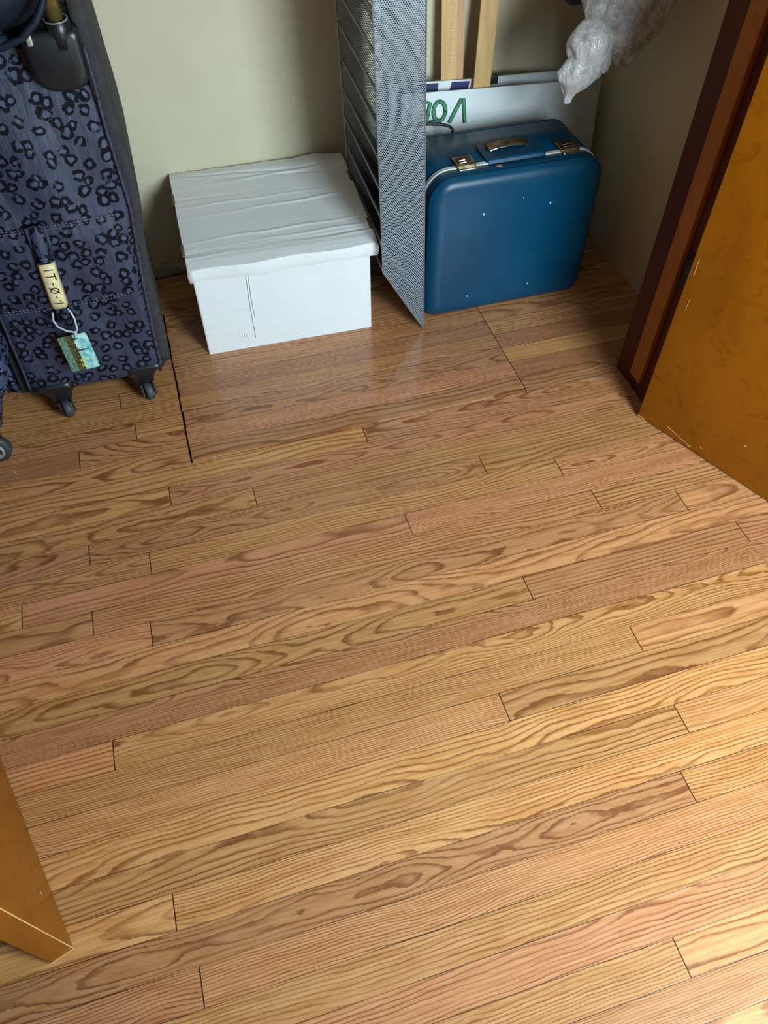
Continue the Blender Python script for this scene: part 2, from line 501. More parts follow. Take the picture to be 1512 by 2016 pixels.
# butt joints seen between the strips (row: positions in strip widths)
JO = {26: [-4.04], 24: [-3.56], 23: [-5.93], 20: [-2.61], 18: [-5.84, 9.82], 17: [-3.70, 12.73], 21: [5.67], 19: [.60],
      16: [6.00, -8.27], 15: [13.44, -5.90], 14: [16.64, -3.98], 12: [9.24, 18.07], 10: [-5.58], 8: [6.71], 9: [12.0], 6: [12.01], 4: [11.1],
      5: [-4.32], 3: [-3.86], 0: [8.58]}
HX0, HX1, HR0, HR1 = -.0885, .757, 22, 31
lst = []
rj = random.Random(11)
for row in range(-30, 35):
    xs = [j*BW for j in JO.get(row, [])]
    x = -0.78 - rj.random()*.5
    while x > -2.4: xs.append(x); x -= .45 + rj.random()*.8
    x = 1.25 + rj.random()*.5
    while x < 2.6: xs.append(x); x += .45 + rj.random()*.8
    xs = sorted([-2.5] + xs + [2.7])
    ya, yb = (row+ROW0)*BW, min((row+1+ROW0)*BW, YB+.005)
    hole = HR0 <= row <= HR1
    if hole:
        xs = sorted([q for q in xs if not (HX0-.01 < q < HX1+.01)] + [HX0, HX1])
    for a, b in zip(xs[:-1], xs[1:]):
        if hole and abs(a-HX0) < 1e-6 and abs(b-HX1) < 1e-6: continue
        lst.append((a, b, ya, yb, row, -.016, 0.0))
fl = plank_obj('floor', lst)
struct(fl, 'glossy red oak strip floor with staggered butt joints', 'floor')
bm = bmesh.new(); box(bm, -2.5, 2.7, -1.75, YB, -.03, -.0165); o = obj('subfloor', bm, 'under', fl)

# access hatch cut from the same strips
hl = []
for row in range(HR0, HR1+1):
    jag = .0015 + random.random()*.0030
    ya = (row+ROW0)*BW + (.0022 if row == HR0 else 0); yb = (row+1+ROW0)*BW - (.002 if row == HR1 else 0)
    hl.append((HX0+jag, HX1-.0022, ya, yb, row, -.0155, .0035))
ha = plank_obj('floor_hatch', hl)
tag(ha, 'rectangular oak access hatch set in the floor under the white box', 'hatch')


def wall(name, x0, x1, y0, y1, z0, z1, label, mat='wall'):
    bm = bmesh.new(); box(bm, x0, x1, y0, y1, z0, z1)
    return struct(obj(name, bm, mat), label, 'ceiling' if name == 'ceiling' else 'wall')


wall('wall_back', XL-.1, XR+.1, YB, YB+.1, -.03, 2.45, 'cream painted back wall of the closet')
wall('wall_right', XR, XR+.1, 1.13, YB, -.03, 2.45, 'shaded cream painted right wall of the closet')
wall('wall_left', XL-.1, XL, 1.13, YB, -.03, 2.45, 'cream painted left wall of the closet')
bm = bmesh.new()
box(bm, 1.04, XR, 1.13, 1.30, -.001, 2.45); box(bm, XR+.1, 2.7, 1.13, 1.23, -.001, 2.45); box(bm, XL, -.69, 1.13, 1.30, -.001, 2.45); box(bm, -2.5, XL-.1, 1.13, 1.23, -.001, 2.45)
box(bm, -.69, 1.04, 1.13, 1.30, 2.05, 2.45)
struct(obj('wall_front', bm, 'wall'), 'cream wall around the closet door opening', 'wall')
wall('ceiling', -2.5, 2.7, -1.75, YB+.1, 2.45, 2.5, 'off white ceiling', 'ceil')

# chipped baseboard at the foot of the back wall
bm = bmesh.new(); rb = random.Random(3); L = []
n = 60
for i in range(n+1):
    x = XL + (XR-XL)*i/n
    ch = .012 if (-.03 < x < .03) else 0
    zt = .041 + rb.uniform(-.004, .002) - ch*rb.random(); yo = .011 + rb.uniform(-.002, .001) - ch*.4
    L.append([(x, YB+.002, 0), (x, YB-yo-.001, 0), (x, YB-yo, zt*.5), (x, YB-yo+.002, zt*.8), (x, YB-yo*.45, zt), (x, YB+.002, zt)])
loft(bm, L)
struct(obj('baseboard_back', bm, 'base'), 'low chipped cream baseboard along the back wall', 'baseboard')

# right door jamb with its stop
bm = bmesh.new(); box(bm, 1.016, 1.042, 1.130, 1.303, 0.0, 2.05); box(bm, 1.020, 1.10, 1.112, 1.130, 0.0, 2.10)
jb = struct(obj('trim_1', bm, 'jamb', bevel=.0015), 'dark brown stained right door jamb', 'door jamb')
bm = bmesh.new(); box(bm, 1.004, 1.017, 1.186, 1.232, .045, 2.04)
o = obj('door_stop', bm, 'stop', jb, bevel=.002); o['label'] = 'lighter honey coloured door stop strip'
bm = bmesh.new(); box(bm, -.69, -.664, 1.130, 1.303, 0.0, 2.05); box(bm, -.76, -.668, 1.112, 1.130, 0.0, 2.10)
struct(obj('trim_2', bm, 'jamb', bevel=.0015), 'dark brown stained left door jamb', 'door jamb')


def door(name, p, d, nrm, length, th, label, z0=.005, z1=2.03):
    """slab whose visible face starts at p and runs along d; nrm points away from the visible face"""
    d = Vector((*d, 0)).normalized(); nrm = Vector((*nrm, 0)).normalized(); p = Vector((*p, 0))
    bm = bmesh.new()
    A = [p, p + d*length, p + d*length + nrm*th, p + nrm*th]
    vs = [bm.verts.new(q + Vector((0, 0, z))) for z in (z0, z1) for q in A]
    for q, mi in (((0, 1, 5, 4), 0), ((2, 3, 7, 6), 0), ((3, 0, 4, 7), 1), ((1, 2, 6, 5), 1), ((0, 3, 2, 1), 1), ((4, 5, 6, 7), 1)):
        f = bm.faces.new([vs[i] for i in q]); f.material_index = mi
    return struct(obj(name, bm, ['door', 'dooredge'], bevel=.0012), label, 'door')


d2 = Vector((.150, -.328, 0)).normalized(); n2 = Vector((-d2.y, d2.x, 0))
if n2.x < 0: n2 = -n2
DR = door('door_2', (.981, 1.123), (d2.x, d2.y), (n2.x, n2.y), .83, .035, 'open right closet door in orange stained veneer')
d1 = Vector((-.113, .354, 0)).normalized(); n1 = Vector((-d1.y, d1.x, 0))
if n1.x > 0: n1 = -n1
DL = door('door_1', (-.401, .334), (d1.x, d1.y), (n1.x, n1.y), .83, .036, 'open left closet door at the near left corner, orange stained')

# scuffs on the doors
def on_door(p, d, n, s, z, out=.0004):
    return Vector((p[0], p[1], 0)) + Vector(d)*s + Vector((0, 0, z)) - Vector(n)*out


F2 = frame(on_door((.981, 1.123), d2, n2, 0, 0), d2, (0, 0, 1))
if F2.col[2].to_3d().dot(-n2) < 0: pass
bm = bmesh.new()
for pts, w in (([(.082, .027), (.115, .020), (.150, .013)], .0016), ([(.150, .013), (.143, .010)], .0016), ([(0.0, .006), (.020, .0055)], .003), ([(.258, .102), (.261, .106)], .003),
               ([(.012, .41), (.011, .45)], .0012), ([(.02, .33), (.022, .36)], .001), ([(.17, .03), (.178, .028)], .0015)):
    stroke(bm, [(x, z) for x, z in pts], w, F2 @ Matrix.Scale(-1, 4, (0, 0, 1)), -.0003)
obj('scuff_marks', bm, 'scuff', DR)['label'] = 'pale scratches near the bottom of the door'
F1 = frame(on_door((-.401, .334), d1, n1, 0, 0), d1, (0, 0, 1))
bm = bmesh.new()
stroke(bm, [(.075, .075), (.078, .078)], .004, F1 @ Matrix.Scale(1 if F1.col[2].to_3d().dot(-n1) > 0 else -1, 4, (0, 0, 1)), .0003)
obj('scuff_marks', bm, 'scuff', DL)['label'] = 'small pale chip'
# worn pale edges of the left door's free end
bm = bmesh.new(); ed = n1*1.0
tube(bm, [Vector((-.401, .334, .006)) - d1*.0004, Vector((-.401, .334, .006)) - d1*.0004 + ed*.036], .0009, 6)
tube(bm, [Vector((-.401, .334, .006)), Vector((-.401, .334, .30))], .0009, 6)
obj('worn_edge', bm, 'pine', DL)['label'] = 'worn pale edge'
# hinge between the right door and its jamb
bm = bmesh.new(); hp = Vector((.998, 1.128, 0))
tube(bm, [hp + Vector((0, 0, .33)), hp + Vector((0, 0, .425))], .006, 10)
box(bm, 1.0135, 1.0162, 1.135, 1.182, .335, .42)
obj('hinge', bm, 'hinge', DR)['label'] = 'dark worn hinge'

# ================================================================== WHITE STORAGE BOX
Mb = Matrix.Translation((.010, 1.650, .0036)) @ Matrix.Rotation(math.radians(-1.7), 4, 'Z')
BX = thing('storage_box', 'white cardboard storage box with creased lid standing on the floor hatch', 'box', (.23, 1.83, .0036))
bm = bmesh.new()
nx = 24
L = []
rr = random.Random(5)
for z in (0, .002, .09, .18, .245, .262):
    P = rrect(0, .441, 0, .375, .004, 2)
    bow = .004*math.sin(PI*min(z/.262, 1))
    L.append([Mb @ Vector((x, y - (bow*math.sin(PI*x/.441) if y < .1 else 0), z)) for x, y in P])
loft(bm, L)
obj('box_body', bm, 'card', BX)
# body creases
bm = bmesh.new()
for x, z0, z1 in ((.128, .03, .235), (.134, .10, .225)):
    tube(bm, [Mb @ Vector((x, -.0030, z0)), Mb @ Vector((x-.001, -.0042, (z0+z1)/2)), Mb @ Vector((x, -.0015, z1))], .0007, 6)
for k in range(4):
    tube(bm, [Mb @ Vector((.088+k*.006, -.0008, .035)), Mb @ Vector((.088+k*.006, -.0012, .055 - k*.003))], .0006, 6)
obj('crease', bm, 'card', BX)
# lid, tilted up at the back
Ml = Mb @ Matrix.Translation((-.006, -.012, .2275)) @ Matrix.Rotation(math.radians(3.9), 4, 'X')
lw, ld, lh = .463, .405, .040
bm = bmesh.new(); NX, NY = 36, 130
g = {}
def lidz(x, y):
    z = lh
    for (yc, amp, sl) in ((.335, .0030, .012), (.345, -.0020, -.02), (.245, .0016, .004), (.205, .0026, .012), (.275, -.0010, 0), (.105, .0024, .006), (.075, .0020, .004), (.058, -.0020, 0), (.045, .0020, .003), (.365, -.0035, -.02)):
        e = (y - yc - sl*(x-.2)/.2 - .002*math.sin(x*37+yc*90))/.0035
        z += amp*math.exp(-e*e)*(.55+.45*math.sin(x*11+yc*50))
    z += .002*math.sin(x*9+1)*math.sin(y*8)
    if y > .375: z -= (y-.375)*.12
    if x > .34 and y > .36: z += .004*math.sin((x-.34)*40)
    if y < .03: z -= (.03-y)*.14
    return z
for j in range(NY+1):
    for i in range(NX+1):
        x = lw*i/NX; y = ld*j/NY
        yy = y + (rr.uniform(-.002, .002) if j == NY else 0) + (.0025*math.sin(x*31) if j == 0 else 0)
        g[i, j] = bm.verts.new(Ml @ Vector((x, yy, lidz(x, y))))
for j in range(NY):
    for i in range(NX):
        bm.faces.new((g[i, j], g[i+1, j], g[i+1, j+1], g[i, j+1]))
per = [g[i, 0] for i in range(NX)] + [g[NX, j] for j in range(NY)] + [g[i, NY] for i in range(NX, 0, -1)] + [g[0, j] for j in range(NY, 0, -1)]
Mi = Ml.inverted(); prev = [bm.verts.new(v.co) for v in per]
for zz, ins in ((lh*.55, -.0025), (lh*.15, -.0012), (0, 0)):
    cur = []
    for v in per:
        q = Mi @ v.co; cx, cy = lw/2, ld/2
        q.x += (1 if q.x > lw*.98 else -1 if q.x < lw*.02 else 0)*-ins
        q.y += (1 if q.y > ld*.98 else -1 if q.y < ld*.02 else 0)*-ins
        q.z = zz + (.0025*math.sin(q.x*23)+.0015*math.sin(q.x*61) if zz < .01 else 0)
        cur.append(bm.verts.new(Ml @ q))
    for k in range(len(per)):
        bm.faces.new((prev[k], prev[(k+1) % len(per)], cur[(k+1) % len(per)], cur[k]))
    prev = cur
lid = obj('lid', bm, 'card', BX, smooth=True)
for x, y in ((-.0015, .075), (-.0015, .285), (lw-.002, .075), (lw-.002, .285)):
    bm = bmesh.new(); box(bm, x-.0035, x+.0035, y-.021, y+.021, lh-.016, lh+.0015, Ml)
    obj('slot_edge', bm, 'slotbrown', lid)['label'] = 'raw brown corrugated edge in a lid slot'

# ================================================================== MESH FILE ORGANISER
OG = thing('file_organizer', 'tall silver mesh file organizer with sloping tiers between the white box and blue suitcase', 'organizer', (.55, 1.77, .0036))
Mo = Matrix.Translation((.583, 1.588, .004)) @ Matrix.Rotation(math.radians(-1.9), 4, 'Y') @ Matrix.Rotation(math.radians(-2.0), 4, 'Z')
OD, OWD, OH = .106, .365, 1.02      # pocket depth, letter width, height
SL = .200                           # drop of each slanted tier


def perf(name, P, parent, uvs=None, mat='perf'):
    """perforated sheet through 4 local points, UVs in metres"""
    bm = bmesh.new(); uvl = bm.loops.layers.uv.new('UVMap')
    vs = [bm.verts.new(Mo @ Vector(p)) for p in P]; f = bm.faces.new(vs)
    e1 = (Vector(P[1]) - Vector(P[0])); a = e1.normalized(); e2 = Vector(P[-1]) - Vector(P[0]); b = (e2 - a*e2.dot(a)).normalized()
    for l, p in zip(f.loops, P):
        q = Vector(p) - Vector(P[0]); l[uvl].uv = uvs(p) if uvs else (q.dot(a), q.dot(b))
    o = obj(name, bm, mat, parent)
    so_ = o.modifiers.new('sheet', 'SOLIDIFY'); so_.thickness = .0011 if mat == 'perf_shaded' else .0003; so_.offset = 0
    return o


for y, nm in ((0.0, 'side_panel'), (OWD, 'side_panel')):
    s_ = perf(nm, [(-OD, y, SL), (0, y, 0), (0, y, OH), (-OD, y, OH)], OG, lambda p: (p[0], p[2]))
    bm = bmesh.new()
    tube(bm, [Mo @ Vector(p) for p in ((-OD, y, SL), (0, y, 0), (0, y, OH), (-OD, y, OH))], .0017, 8, closed=True)
    obj('rim', bm, 'metalrim', s_)['label'] = 'solid silver rim'
bp = perf('back_panel', [(0, 0, 0), (0, OWD, 0), (0, OWD, OH), (0, 0, OH)], OG)
bm = bmesh.new(); tube(bm, [Mo @ Vector((0, .002, .002)), Mo @ Vector((0, OWD-.002, .002))], .0022, 8); obj('bottom_rail', bm, 'metalrim', OG)
k = 0; z = SL + .006
while z < OH - .01:
    pk = perf('tier', [(-OD+.001, .0015, z), (-OD+.001, OWD-.0015, z), (-.002, OWD-.0015, z-SL+.004), (-.002, .0015, z-SL+.004)], OG, mat='perf_shaded')
    bm = bmesh.new()
    vs, _ = box(bm, -OD-.001, -OD+.0015, .001, OWD-.001, z-.006, z+.002, Mo)
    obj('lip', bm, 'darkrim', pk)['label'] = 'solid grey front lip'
    bm = bmesh.new(); tube(bm, [Mo @ Vector((-OD+.001, .003, z)), Mo @ Vector((-.002, .003, z-SL+.004))], .0014, 6)
    obj('edge_wire', bm, 'metalrim', pk)
    z += .0722; k += 1
bm = bmesh.new()
tube(bm, [Mo @ Vector((-OD, OWD+.001, SL-.02)), Mo @ Vector((-OD, OWD+.001, OH))], .0024, 8)
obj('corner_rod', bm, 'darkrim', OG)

# ================================================================== BLUE SUITCASE
SX0, SX1, SZ0, SZ1 = .597, 1.056, .0045, .398
ST = thing('hard_suitcase', 'vintage blue hard shell suitcase with two nickel latches standing upright', 'suitcase', (.826, 1.735, .0036))
RC = (.040, .040, .062, .062)


def sect(y, ins, dz=0):
    return [(x, y, z) for x, z in rrect(SX0+ins, SX1-ins, SZ0+ins, SZ1-ins, tuple(max(r-ins, .004) for r in RC), 8)]


bm = bmesh.new()
loft(bm, [sect(1.670, .003), sect(1.668, 0), sect(1.642, 0), sect(1.6405, .0016), sect(1.6385, .0018), sect(1.637, .0004), sect(1.634, .0004), sect(1.632, .003), sect(1.627, .007), sect(1.622, .014), sect(1.619, .024), sect(1.618, .040)])
obj('lid_shell', bm, 'vinyl', ST, smooth=True)
bm = bmesh.new()
loft(bm, [sect(1.680, .003), sect(1.682, 0), sect(1.828, 0), sect(1.8295, .0016), sect(1.8315, .0018), sect(1.833, .0004), sect(1.836, .0004), sect(1.843, .006), sect(1.848, .016), sect(1.850, .034)])
obj('base_shell', bm, 'vinyl', ST, smooth=True)
bm = bmesh.new()
loft(bm, [sect(1.6670, .0004), sect(1.6678, -.0016), sect(1.6715, -.0022), sect(1.6735, -.0012), sect(1.6760, -.0022), sect(1.6800, -.0016), sect(1.6825, .0004)])
obj('edge_trim', bm, 'trimw', ST, smooth=True)


def latch(cx):
    bm = bmesh.new(); z = SZ1
    lt = None
    box(bm, cx-.0255, cx+.0255, 1.6655, 1.7085, z-.001, z+.008)
    lt = obj('latch', bm, 'nickel', ST, bevel=.003, seg=3)
    bm = bmesh.new(); box(bm, cx-.0165, cx+.0165, 1.6745, 1.7015, z+.0075, z+.0100)
    obj('latch_plate', bm, 'nickeldark', lt, bevel=.0012)
    bm = bmesh.new()
    tube(bm, [(cx-.0145, 1.684, z+.0102), (cx, 1.6825, z+.0114), (cx+.0145, 1.684, z+.0102)], .0011, 8)
    tube(bm, [(cx-.015, 1.675, z+.0095), (cx, 1.6735, z+.0105), (cx+.015, 1.675, z+.0095)], .0011, 8)
    obj('latch_bar', bm, 'chrome', lt)
    bm = bmesh.new(); lathe(bm, [(.0018, 0), (.0018, .0015)], 12, Matrix.Translation((cx, 1.691, z+.0098)))
    obj('keyhole_pin', bm, 'chrome', lt)
    bm = bmesh.new(); box(bm, cx-.021, cx+.021, 1.655, 1.6665, z-.0015, z+.0022)
    obj('strike_plate', bm, 'chrome', lt, bevel=.0008)


latch(.702); latch(.974)
# handle block, recess and metal grip
bm = bmesh.new()
hz = SZ1 + .010
loft(bm, [[(x, y, SZ1-.003) for x, y in rrect(.752, .914, 1.664, 1.752, .012, 3)], [(x, y, hz-.003) for x, y in rrect(.755, .911, 1.668, 1.748, .010, 3)], [(x, y, hz) for x, y in rrect(.760, .906, 1.673, 1.743, .008, 3)]])
hb = obj('handle', bm, 'vinyl', ST)
bm = bmesh.new(); L = []
for i in range(9):
    s_ = i/8; x = .774 + s_*.104; zz = hz + .0065*math.sin(PI*s_)**.6 + .002
    L.append([(x, 1.705, zz-.003), (x, 1.7035, zz), (x, 1.708, zz+.0035), (x, 1.728, zz+.0045), (x, 1.734, zz), (x, 1.733, zz-.003)])
loft(bm, L)
obj('handle_grip', bm, 'nickel', hb, smooth=False)
for x in (.776, .876):
    bm = bmesh.new(); tube(bm, [(x, 1.719, hz-.002), (x, 1.719, hz+.006)], .006, 10)
    obj('handle_post', bm, 'nickeldark', hb)
bm = bmesh.new(); tube(bm, [(.776, 1.7030, hz+.0025), (.795, 1.7030, hz+.0065), (.826, 1.7028, hz+.0085), (.857, 1.7030, hz+.0065), (.876, 1.7030, hz+.0025)], .0010, 6)
obj('grip_edge', bm, 'chrome', hb)
bm = bmesh.new(); lathe(bm, [(.0062, 0), (.0058, .0012)], 18, Matrix.Translation((.780, 1.652, SZ1-.0002)) @ Matrix.Scale(.8, 4, (0, 1, 0)))
obj('sticker_dot', bm, 'orange', ST)['label'] = 'small orange dot'
for (x, z, r) in ((.738, .298, .0022), (.917, .298, .0026), (.84, .325, .001), (.716, .060, .0022), (.89, .065, .002)):
    bm = bmesh.new(); lathe(bm, [(r, 0), (r*.7, .0008)], 9, Matrix.Translation((x, 1.6181, z)) @ Matrix.Rotation(PI/2, 4, 'X') @ Matrix.Scale(1.5, 4, (0, 1, 0)))
    obj('paint_chip', bm, 'speck', ST)['label'] = 'white chip on the front face'
# black cord lying over the back edge
bm = bmesh.new(); tube(bm, [(.60, 1.868, .415), (.64, 1.866, .418), (.675, 1.862, .417), (.705, 1.858, .413), (.725, 1.856, .407), (.735, 1.857, .398), (.737, 1.862, .37)], [.0048, .0048, .0046, .0044, .004, .0034, .003], 8)
tag(obj('black_cord', bm, 'ink', smooth=True), 'thin black cord bent over the back edge of the blue suitcase', 'cord')

# ================================================================== PICKET SIGNS BEHIND THE SUITCASE


def board(name, x0, x1, zb, zt0, zt1, yb, yt, th, mats, parent):
    """leaning board: bottom at yb, top at yt; top edge runs from zt0 to zt1"""
    bm = bmesh.new()
    A = [(x0, yb, zb), (x1, yb, zb), (x1-.004*0, yt, zt1), (x0, yt, zt0)]
    nrm = (Vector(A[1])-Vector(A[0])).cross(Vector(A[3])-Vector(A[0])).normalized()*th
    if nrm.y < 0: nrm = -nrm
    vs = [bm.verts.new(Vector(p)) for p in A] + [bm.verts.new(Vector(p)+nrm) for p in A]
    for q, mi in (((0, 1, 2, 3), 0), ((7, 6, 5, 4), 0), ((0, 4, 5, 1), 1), ((1, 5, 6, 2), 1), ((2, 6, 7, 3), 1), ((3, 7, 4, 0), 1)):
        bm.faces.new([vs[i] for i in q]).material_index = mi
    return obj(name, bm, mats, parent)


PS = thing('picket_sign', 'white picket sign upside down with green handwriting behind the blue suitcase', 'sign', (.9, 1.92, .004))
board('sign_board', .625, 1.190, .004, .458, .428, 1.900, 1.947, .004, ['board', 'boardedge'], PS)
Fs = frame((.797, 1.9372, .372), (1, 0, -.05), (0, .106, 1))   # plane of the board, x right, y up


def stick(bm, p0, p1, w, th, mi=0):
    p0, p1 = Vector(p0), Vector(p1); d = (p1-p0).normalized(); a = Vector((1, 0, 0)); a = (a - d*a.dot(d)).normalized(); b = d.cross(a)
    loft(bm, [[q + a*w/2*s1 + b*th/2*s2 for s1, s2 in ((-1, -1), (1, -1), (1, 1), (-1, 1))] for q in (p0, p1)], mi=mi)
    return a, b, d


bm = bmesh.new(); stick(bm, (.832, 1.928, .12), (.872, 2.008, .90), .047, .006); obj('handle_stick', bm, 'pine', PS, bevel=.0008)
# letters: V O T written upside down (the sign stands on its head)
def letters(bm, w, mi, off):
    fz = Matrix.Translation((0, 0, off))
    g = Fs @ fz
    stroke(bm, [(-.040, .004), (-.012, .056), (-.006, .056), (.002, .001)], w, g, .0004, mi)
    stroke(bm, [(-.071 + .0165*math.cos(a)*1.0, .031 + .0235*math.sin(a) - .25*.0165*math.cos(a)*.3) for a in [i*2*PI/20 for i in range(21)]], w, g, .0004, mi)
    stroke(bm, [(-.112, .056), (-.098, .053), (-.106, .008)], w, g, .0004, mi)
    stroke(bm, [(-.128, .002), (-.088, .006)], w, g, .0004, mi)


sg = -1 if Fs.col[2].to_3d().y > 0 else 1
if sg < 0: Fs = Fs @ Matrix.Scale(-1, 4, (0, 0, 1))
bm = bmesh.new(); letters(bm, .0105, 0, .0006); lt_ = obj('lettering', bm, 'green', PS); lt_['label'] = 'upside down green letters VOT outlined in dark green'
bm = bmesh.new(); letters(bm, .0055, 0, .0012); obj('lettering_fill', bm, 'green2', lt_)

PS2 = thing('picket_sign', 'navy and white printed picket sign on a yardstick handle behind the handwritten sign', 'sign', (.78, 1.98, .004))
b2 = board('sign_board', .60, .872, .004, .473, .456, 1.945, 1.978, .004, ['board', 'boardedge'], PS2)
bm = bmesh.new()
Fb = frame((.60, 1.9775, .473), (1, 0, -.0625), (0, .072, 1))
if Fb.col[2].to_3d().y > 0: Fb = Fb @ Matrix.Scale(-1, 4, (0, 0, 1))
for x0, x1, x2, x3 in ((0.03, .135, .135, .02), (.172, .222, .205, .15), (.245, .272, .272, .24)):
    loft(bm, [[Fb @ Vector((x, y, zz)) for x, y in ((x0, -.004), (x1, -.004), (x2, -.10), (x3, -.10))] for zz in (.0003, .0007)])
obj('printed_band', bm, 'navy', b2)['label'] = 'navy blue printing'
bm = bmesh.new(); a_, b_, d_ = stick(bm, (.780, 1.974, .25), (.765, 2.022, .92), .060, .005)
ys = obj('yardstick', bm, 'pine', PS2, bevel=.0008)
# scale printed on the yardstick
p0, p1 = Vector((.780, 1.974, .25)), Vector((.765, 2.022, .92))
if b_.y > 0: b_ = -b_
bm = bmesh.new()
Fy = frame(p0 + b_*.0026, d_, a_)
if Fy.col[2].to_3d().dot(b_) < 0: Fy = Fy @ Matrix.Scale(-1, 4, (0, 0, 1))
for i in range(0, 210):
    s_ = .02 + i*.003175
    L_ = .016 if i % 8 == 0 else (.011 if i % 4 == 0 else (.008 if i % 2 == 0 else .005))
    stroke(bm, [(s_, .010), (s_, .010 - L_)], .0008, Fy, .0002)
    if i % 8 == 4:
        kx = (i//8) % 10
        stroke(bm, [(s_-.003, -.012), (s_+.003, -.012)] if kx % 2 else [(s_-.003, -.014), (s_+.003, -.010), (s_+.003, -.014)], .0012, Fy, .0002)
obj('scale_marks', bm, 'tick', ys)['label'] = 'pale ruler graduations'
bm = bmesh.new()
loft(bm, [[Fy @ Vector((s_, y, h)) for y, h in ((.012, 0), (.0295, 0), (.0295, .0002), (.012, .0002))] for s_ in (0.01, .66)])
obj('scale_edge', bm, 'fleshy', ys)['label'] = 'pinkish worn ruler edge'

PS3 = thing('foam_board', 'plain white foam board with a black clip behind the handwritten sign', 'board', (1.02, 1.99, .004))
board('board_sheet', .885, 1.165, .004, .452, .440, 1.958, 1.990, .005, ['board', 'boardedge'], PS3)
bm = bmesh.new(); box(bm, .872, .902, 1.978, 1.999, .437, .4575)
bm2 = bmesh.new()
obj('black_clip', bm, 'blackpl', PS3, bevel=.002)['label'] = 'black clip on the top edge'
bm2.free()

# ================================================================== CLEAR PLASTIC BAG


def blob(bm, c, r, rot=None, seed=1, amp=.12, sub=4, fold=0.0, pw=1.0):
    M = Matrix.Translation(c) @ (rot.to_matrix().to_4x4() if rot else Matrix())
    R = random.Random(seed); ph = [(R.uniform(-1, 1), R.uniform(-1, 1), R.uniform(-1, 1), R.uniform(2, 7), R.uniform(0, 6)) for _ in range(9)]
    res = bmesh.ops.create_icosphere(bm, subdivisions=sub, radius=1)
    for v in res['verts']:
        p = v.co.copy(); s_ = 0
        for a, b, c_, f, q in ph: s_ += math.sin((a*p.x+b*p.y+c_*p.z)*f*2+q)/f
        s_ = amp*s_
        if fold: s_ += fold*abs(math.sin(9*math.atan2(p.y, p.x)+3*p.z))
        p *= 1 + s_
        if pw != 1: p = Vector([math.copysign(abs(q)**pw, q) for q in p])
        v.co = M @ Vector((p.x*r[0], p.y*r[1], p.z*r[2]))


from mathutils import Euler
PB = thing('plastic_bag', 'knotted translucent plastic bag hanging at the top right against the closet wall', 'bag', (1.06, 1.68, .64))
bm = bmesh.new()
prof = [((1.078, 1.685, .583), .012), ((1.078, 1.685, .600), .034), ((1.070, 1.685, .635), .074), ((1.062, 1.685, .675), .098), ((1.062, 1.685, .73), .112), ((1.075, 1.69, .80), .118), ((1.10, 1.70, .88), .10), ((1.13, 1.72, .96), .06), ((1.165, 1.745, 1.03), .022), ((1.195, 1.765, 1.06), .012)]
n = 56; L = []
def wob(k, i):
    a = 2*PI*k/n
    return 1 + .07*math.sin(3*a+i*.9) + .05*math.sin(7*a-i*1.3) + .035*math.sin(13*a+i*.7)
def cat(P, t):
    i = min(int(t), len(P)-2); f = t-i; f = f*f*(3-2*f)*.5 + f*.5
    return P[i][0][0]*(1-f)+P[i+1][0][0]*f, P[i][0][1]*(1-f)+P[i+1][0][1]*f, P[i][0][2]*(1-f)+P[i+1][0][2]*f, P[i][1]*(1-f)+P[i+1][1]*f
for s_ in range(0, 46):
    t_ = s_/5.0*0.999
    x, y, z, r = cat(prof, t_)
    L.append([(x + r*wob(k, t_)*math.cos(2*PI*k/n)*1.0, y + r*.62*wob(k, t_)*math.sin(2*PI*k/n), z + .012*math.sin(2*PI*k/n*2+t_) + (.10*r*math.cos(2*PI*k/n) if z < .75 else 0)) for k in range(n)])
loft(bm, L)
obj('bag_body', bm, 'film', PB, smooth=True)
bm = bmesh.new(); blob(bm, (.968, 1.66, .642), (.048, .042, .047), Euler((0, .4, 0)), 3, .10, 4, .05)
obj('knot', bm, 'film2', PB, smooth=True)
bm = bmesh.new(); blob(bm, (1.002, 1.655, .615), (.020, .022, .034), Euler((0, -.2, 0)), 8, .14, 4, .07)
obj('knot_loop', bm, 'film2', PB, smooth=True)
bm = bmesh.new()
tl = [((.966, 1.655, .634), .020), ((.958, 1.652, .618), .040), ((.951, 1.650, .598), .049), ((.948, 1.650, .578), .044), ((.942, 1.650, .560), .028), ((.933, 1.650, .547), .013), ((.930, 1.650, .536), .010), ((.931, 1.650, .528), .009), ((.932, 1.650, .524), .004)]
L = []
for s_ in range(0, 41):
    x, y, z, r = cat(tl, s_/5.0*.999)
    L.append([(x + r*(1+.11*math.sin(4*2*PI*k/36+s_*.16)+.08*math.sin(7*2*PI*k/36-s_*.22)+.05*math.sin(11*2*PI*k/36+s_*.35))*math.cos(2*PI*k/36), y + r*.75*(1+.12*math.sin(7*2*PI*k/36))*math.sin(2*PI*k/36), z) for k in range(36)])
loft(bm, L)
obj('bag_tail', bm, 'film2', PB, smooth=True)
bm = bmesh.new(); blob(bm, (1.082, 1.688, .70), (.070, .045, .105), Euler((0, .25, 0)), 21, .10, 3)
tag(obj('dark_bundle', bm, 'darkcloth', smooth=True), 'dark grey bundle inside the clear plastic bag', 'bundle')
bm = bmesh.new(); tube(bm, [(1.20, 1.768, 1.055), (1.188, 1.762, 1.065), (1.19, 1.764, 1.08), (1.218, 1.77, 1.082)], .004, 8)
tag(obj('wall_hook', bm, 'hinge', smooth=True), 'small metal hook on the right closet wall that holds the plastic bag', 'hook')

